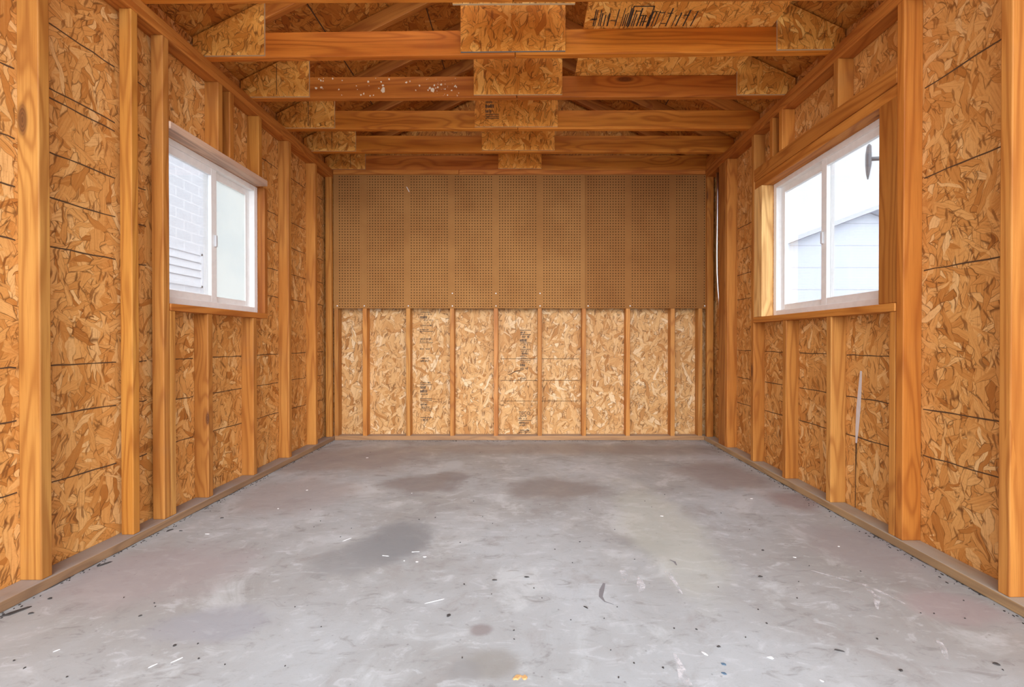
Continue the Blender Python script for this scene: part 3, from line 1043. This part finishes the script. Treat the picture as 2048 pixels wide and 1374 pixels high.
FLK = [(245, 1197), (306, 1208), (308, 1215), (393, 1290), (395, 1320), (588, 1216), (641, 1256), (447, 1332), (45, 1339), (24, 1324), (130, 1357), (568, 1335), (419, 1023), (511, 971), (467, 990),
       (1620, 1133), (1723, 1144), (1599, 1165), (1438, 1176), (1596, 1198), (1518, 1221), (1535, 1249), (1349, 1259), (1327, 1338), (1493, 1277), (1757, 1280), (2010, 1343), (1933, 1239), (1871, 1229), (1844, 1228),
       (1930, 1203), (1874, 1144), (1619, 1012), (1443, 1027), (1304, 1015), (1068, 1178), (1084, 1198), (928, 1170), (983, 1190), (1145, 1127), (1270, 1120), (1235, 1216), (1209, 1239), (1028, 1263), (1028, 1281),
       (1350, 1259), (1394, 1261), (1328, 1339), (1238, 1358), (924, 1318), (1269, 1329), (1222, 1303), (1142, 1242), (620, 1020), (640, 1043), (627, 1055), (680, 1075), (702, 1058), (870, 1036), (838, 1040), (920, 1086),
       (965, 1034), (985, 1048), (947, 1003), (1080, 1010), (1180, 1020), (1230, 1060), (1290, 1003), (1330, 990), (1500, 1060), (1110, 1100), (1160, 1085), (740, 905), (830, 930), (960, 905), (1200, 905), (1390, 925), (760, 935)]
bm = bmesh.new()
for px, py in FLK:
    x, y = floor_pt(px, py)
    blob(bm, x, y, rr.uniform(.002, .005), rr.uniform(.0014, .003), rr.uniform(0, 3), .002, rr, 7, .0002)
# grit gathered along the plates
for side in (0, 1):
    for i in range(170):
        y = rr.uniform(1.2, 4.0)
        x = (XL + .012 + abs(rr.gauss(0, .016))) if side == 0 else (XR - .011 - abs(rr.gauss(0, .022)))
        s = rr.uniform(.001, .0036)
        blob(bm, x, y, s * rr.uniform(1, 2.4), s, 1.57 + rr.uniform(-.4, .4), .002, rr, 6, .0002)
for i in range(130):
    x = rr.uniform(XL + .05, XR - .05)
    y = YB - .016 - abs(rr.gauss(0, .02))
    s = rr.uniform(.001, .004)
    blob(bm, x, y, s * 1.8, s, rr.uniform(-.4, .4), .0015, rr, 6, .0002)
for side in (0, 1):  # dark strips painted in for the dark gap between plate and slab
    y = 1.15
    while y < 3.84:
        L = rr.uniform(.03, .16)
        if rr.random() < .75:
            x = XL + .0105 if side == 0 else XR - .0085
            w = rr.uniform(.002, .009) * (1 if side == 0 else -1)
            bm.faces.new([bm.verts.new(q) for q in ((x, y, .0007), (x, y + L, .0007), (x + w * .4, y + L * .95, .0007), (x + w, y + L * rr.uniform(.3, .7), .0007), (x + w * .5, y + L * .1, .0007))])
        y += L + rr.uniform(0, .04)
g = link('floor_grit', bm, DEBRIS)
tag(g, 'fine dark grit scattered over the slab and along the plates, with dark strips for the plate gaps', 'grit', None, 'stuff')
WH = [(301, 1335, .012, .003, .9), (351, 1323, .016, .002, .9), (109, 1304, .008, .002, .9), (555, 1018, .005, .003, 0), (412, 1069, .012, .002, 0), (613, 981, .008, .006, .5), (734, 916, .010, .009, 0),
      (1504, 998, .009, .006, -.2), (1679, 1094, .006, .004, 0), (1591, 1116, .007, .003, -.4), (1324, 1033, .009, .004, 0), (1543, 1318, .009, .006, 0), (1646, 1365, .006, .003, -.8), (1411, 1310, .012, .004, -.8),
      (849, 1115, .008, .006, 0), (833, 1125, .006, .004, 0), (823, 987, .004, .004, 0), (770, 1113, .016, .002, -.2), (829, 1105, .02, .002, .1), (808, 1123, .004, .003, 0), (694, 1080, .028, .0015, .9), (870, 1204, .042, .0016, .42)]
bm = bmesh.new()
for px, py, rx, ry, rot in WH:
    x, y = floor_pt(px, py)
    blob(bm, x, y, rx, ry, rot, .0012, rr, 9, .0002)
g = link('paint_flecks', bm, CHIPW)
tag(g, 'white paint flecks and scratches scattered on the slab', 'paint flecks', None, 'stuff')
FL = bpy.data.objects['floor']


def smear(name, pts, mat, w):
    bm = bmesh.new()
    P = [Vector((*floor_pt(*p), 0)) for p in pts]
    n = len(P)
    L, Rr = [], []
    for i, p in enumerate(P):
        d = (P[min(i + 1, n - 1)] - P[max(i - 1, 0)]).normalized()
        nn = Vector((-d.y, d.x, 0))
        ww = (w[i] if isinstance(w, (list, tuple)) else w) * rr.uniform(.8, 1.2)
        L.append(p + nn * ww); Rr.append(p - nn * ww)
    for i in range(n - 1):
        bm.faces.new([bm.verts.new((v.x, v.y, .0006)) for v in (L[i], L[i + 1], Rr[i + 1], Rr[i])])
    return link(name, bm, mat, parent=FL)


smear('paint_smear', [(1623, 1142), (1680, 1158), (1733, 1172), (1775, 1190), (1813, 1210)], PAINTW, [.002, .006, .008, .008, .004])
smear('paint_smear', [(1733, 1175), (1755, 1195), (1757, 1220)], PAINTW, [.004, .012, .003])
smear('paint_smear', [(1660, 1168), (1700, 1190), (1730, 1205)], PAINTW, [.001, .005, .001])
smear('paint_smear', [(1246, 1142), (1250, 1155), (1250, 1166)], PAINTW, [.012, .014, .004])
smear('paint_smear', [(1278, 1152), (1283, 1172), (1284, 1188)], PAINTW, [.003, .014, .010])
smear('paint_smear', [(1335, 1145), (1350, 1165), (1366, 1190)], PAINTW, [.012, .010, .002])
smear('paint_smear', [(1350, 1310), (1364, 1342), (1374, 1373)], PAINTW, [.004, .012, .014])
smear('paint_smear', [(1878, 1280), (1890, 1300), (1897, 1325)], PAINTW, [.006, .010, .006])
smear('rubber_scuff_mark', [(1209, 1168), (1204, 1182), (1202, 1195), (1210, 1205), (1228, 1211)], SCUFF, [.004, .008, .007, .003, .001])
smear('rubber_scuff_mark', [(1340, 1121), (1350, 1125), (1354, 1132)], SCUFF, [.002, .005, .002])
for i, (px, py) in enumerate(((1449, 1331), (1450, 1350))):
    bm = bmesh.new()
    x, y = floor_pt(px, py)
    blob(bm, x, y, .008, .006, -.4, .0008, rr, 9, .0002)
    link('blue_paint_drip', bm, BLUEP, parent=FL)
bm = bmesh.new()
x, y = floor_pt(1034, 1358)
blob(bm, 0, 0, .016, .008, .8, .003, rr, 10)
blob(bm, .02, 0, .010, .008, .2, .003, rr, 10)
tag(link('leaf_scrap', bm, TANM, (x, y, .0002)), 'tan dry leaf scrap at the bottom middle of the photo', 'leaf')

# ------------------------------------------------------------------ outside
# neighbour's block wall beyond the left window
bw = empty('block_building', (-6.75, 8.5, -.1))
tag(bw, 'pale grey concrete block building seen through the left window', 'building')
bm = bmesh.new()
add_box(bm, -.2, 0, -7.5, 9, 0, 5.2)
o = link('block_wall', bm, mat_block('grey_block'), parent=bw)
bm = bmesh.new()
add_box(bm, 0, .03, -.30, .66, 2.12, 2.16); add_box(bm, 0, .03, -.30, .66, 2.78, 2.82)
add_box(bm, 0, .03, -.30, -.26, 2.12, 2.82); add_box(bm, 0, .03, .62, .66, 2.12, 2.82)
fm = mat_plain('pale_louvre_paint', (.88, .89, .92), .6)
lv = link('louvre_frame', bm, fm, parent=bw)
for k in range(4):
    bm = bmesh.new()
    z = 2.16 + k * .155
    add_prism(bm, [(.002, z + .15), (.028, z + .01), (.028, z), (.002, z + .14)], -.26, .62, axis='Y')
    # prism helper gives (a, y, z): shift into place
    link('louvre_slat', bm, fm, parent=lv)
# neighbour's house beyond the right window
hs = empty('neighbour_house', (9.35, 12.0, -.1))
tag(hs, 'hazy grey gabled house seen through the right window', 'house')
SID = mat_siding('pale_lap_siding', (.62, .67, .74))
bm = bmesh.new()
add_prism(bm, [(-4.6, 0), (4.6, 0), (4.6, 2.75), (0, 4.5), (-4.6, 2.75)], 0, 8)
link('siding_wall', bm, SID, parent=hs)
bm = bmesh.new()
for s in (-1, 1):
    add_prism(bm, [(0, 4.51), (s * 4.95, 2.63), (s * 4.95, 2.75), (0, 4.63)], -.3, 8.3)
link('roof', bm, mat_plain('grey_shingle', (.58, .61, .68), .9), parent=hs)
# lamp on a post just outside the right window
lp = empty('yard_lamp', (3.30, 4.0, -.1))
tag(lp, 'small grey lamp on an arm outside the right window', 'lamp')
bm = bmesh.new(); add_tube(bm, [(0, 0, 0), (0, 0, 2.75)], .035, 12); link('post', bm, GREYM, parent=lp, smooth=True)
bm = bmesh.new(); add_tube(bm, [(0, 0, 2.66), (-.10, 0, 2.67), (-.18, 0, 2.665)], .018, 10); link('arm', bm, GREYM, parent=lp, smooth=True)
bm = bmesh.new(); add_tube(bm, [(-.19, 0, 2.80), (-.19, 0, 2.78), (-.195, 0, 2.70), (-.195, 0, 2.62), (-.20, 0, 2.53), (-.20, 0, 2.48)], [.006, .018, .024, .024, .014, .004], 14); link('lamp_head', bm, GREYM, parent=lp, smooth=True)

# ------------------------------------------------------------------ light, camera, look
wd = bpy.data.worlds.new('overcast_sky')
scene.world = wd
wd.use_nodes = True
nt = wd.node_tree
nt.nodes.clear()
bg = nt.nodes.new('ShaderNodeBackground')
wo = nt.nodes.new('ShaderNodeOutputWorld')
bg.inputs[0].default_value = (.95, .98, 1.03, 1)
# hazy sky, with a glow added behind the camera to light the back wall
tc = nt.nodes.new('ShaderNodeTexCoord')
dt = nt.nodes.new('ShaderNodeVectorMath'); dt.operation = 'DOT_PRODUCT'
gd = Vector((0.10, -.94, .34)).normalized()
dt.inputs[1].default_value = gd
nt.links.new(tc.outputs['Generated'], dt.inputs[0])
mx = nt.nodes.new('ShaderNodeMath'); mx.operation = 'MAXIMUM'; mx.inputs[1].default_value = 0
nt.links.new(dt.outputs['Value'], mx.inputs[0])
pw = nt.nodes.new('ShaderNodeMath'); pw.operation = 'POWER'; pw.inputs[1].default_value = 5
nt.links.new(mx.outputs[0], pw.inputs[0])
ma = nt.nodes.new('ShaderNodeMath'); ma.operation = 'MULTIPLY_ADD'; ma.inputs[1].default_value = 4.0; ma.inputs[2].default_value = 1.5
nt.links.new(pw.outputs[0], ma.inputs[0])
nt.links.new(ma.outputs[0], bg.inputs[1])
nt.links.new(bg.outputs[0], wo.inputs[0])

cam = bpy.data.cameras.new('camera')
cam.sensor_width = 36
cam.lens = F / 2048 * 36
cam.shift_x = -(CX - 1024) / 2048
cam.clip_start = .02
co_ = bpy.data.objects.new('camera', cam)
COL.objects.link(co_)
co_.location = (0, 0, EYE)
co_.rotation_euler = (math.pi / 2 - 5 / F, 0, 0)
scene.camera = co_

scene.view_settings.view_transform = 'Standard'
scene.view_settings.look = 'None'
scene.view_settings.gamma = 1
scene.view_settings.use_curve_mapping = False
scene.view_settings.exposure = 0.55
scene.cycles.max_bounces = 9
scene.cycles.diffuse_bounces = 6
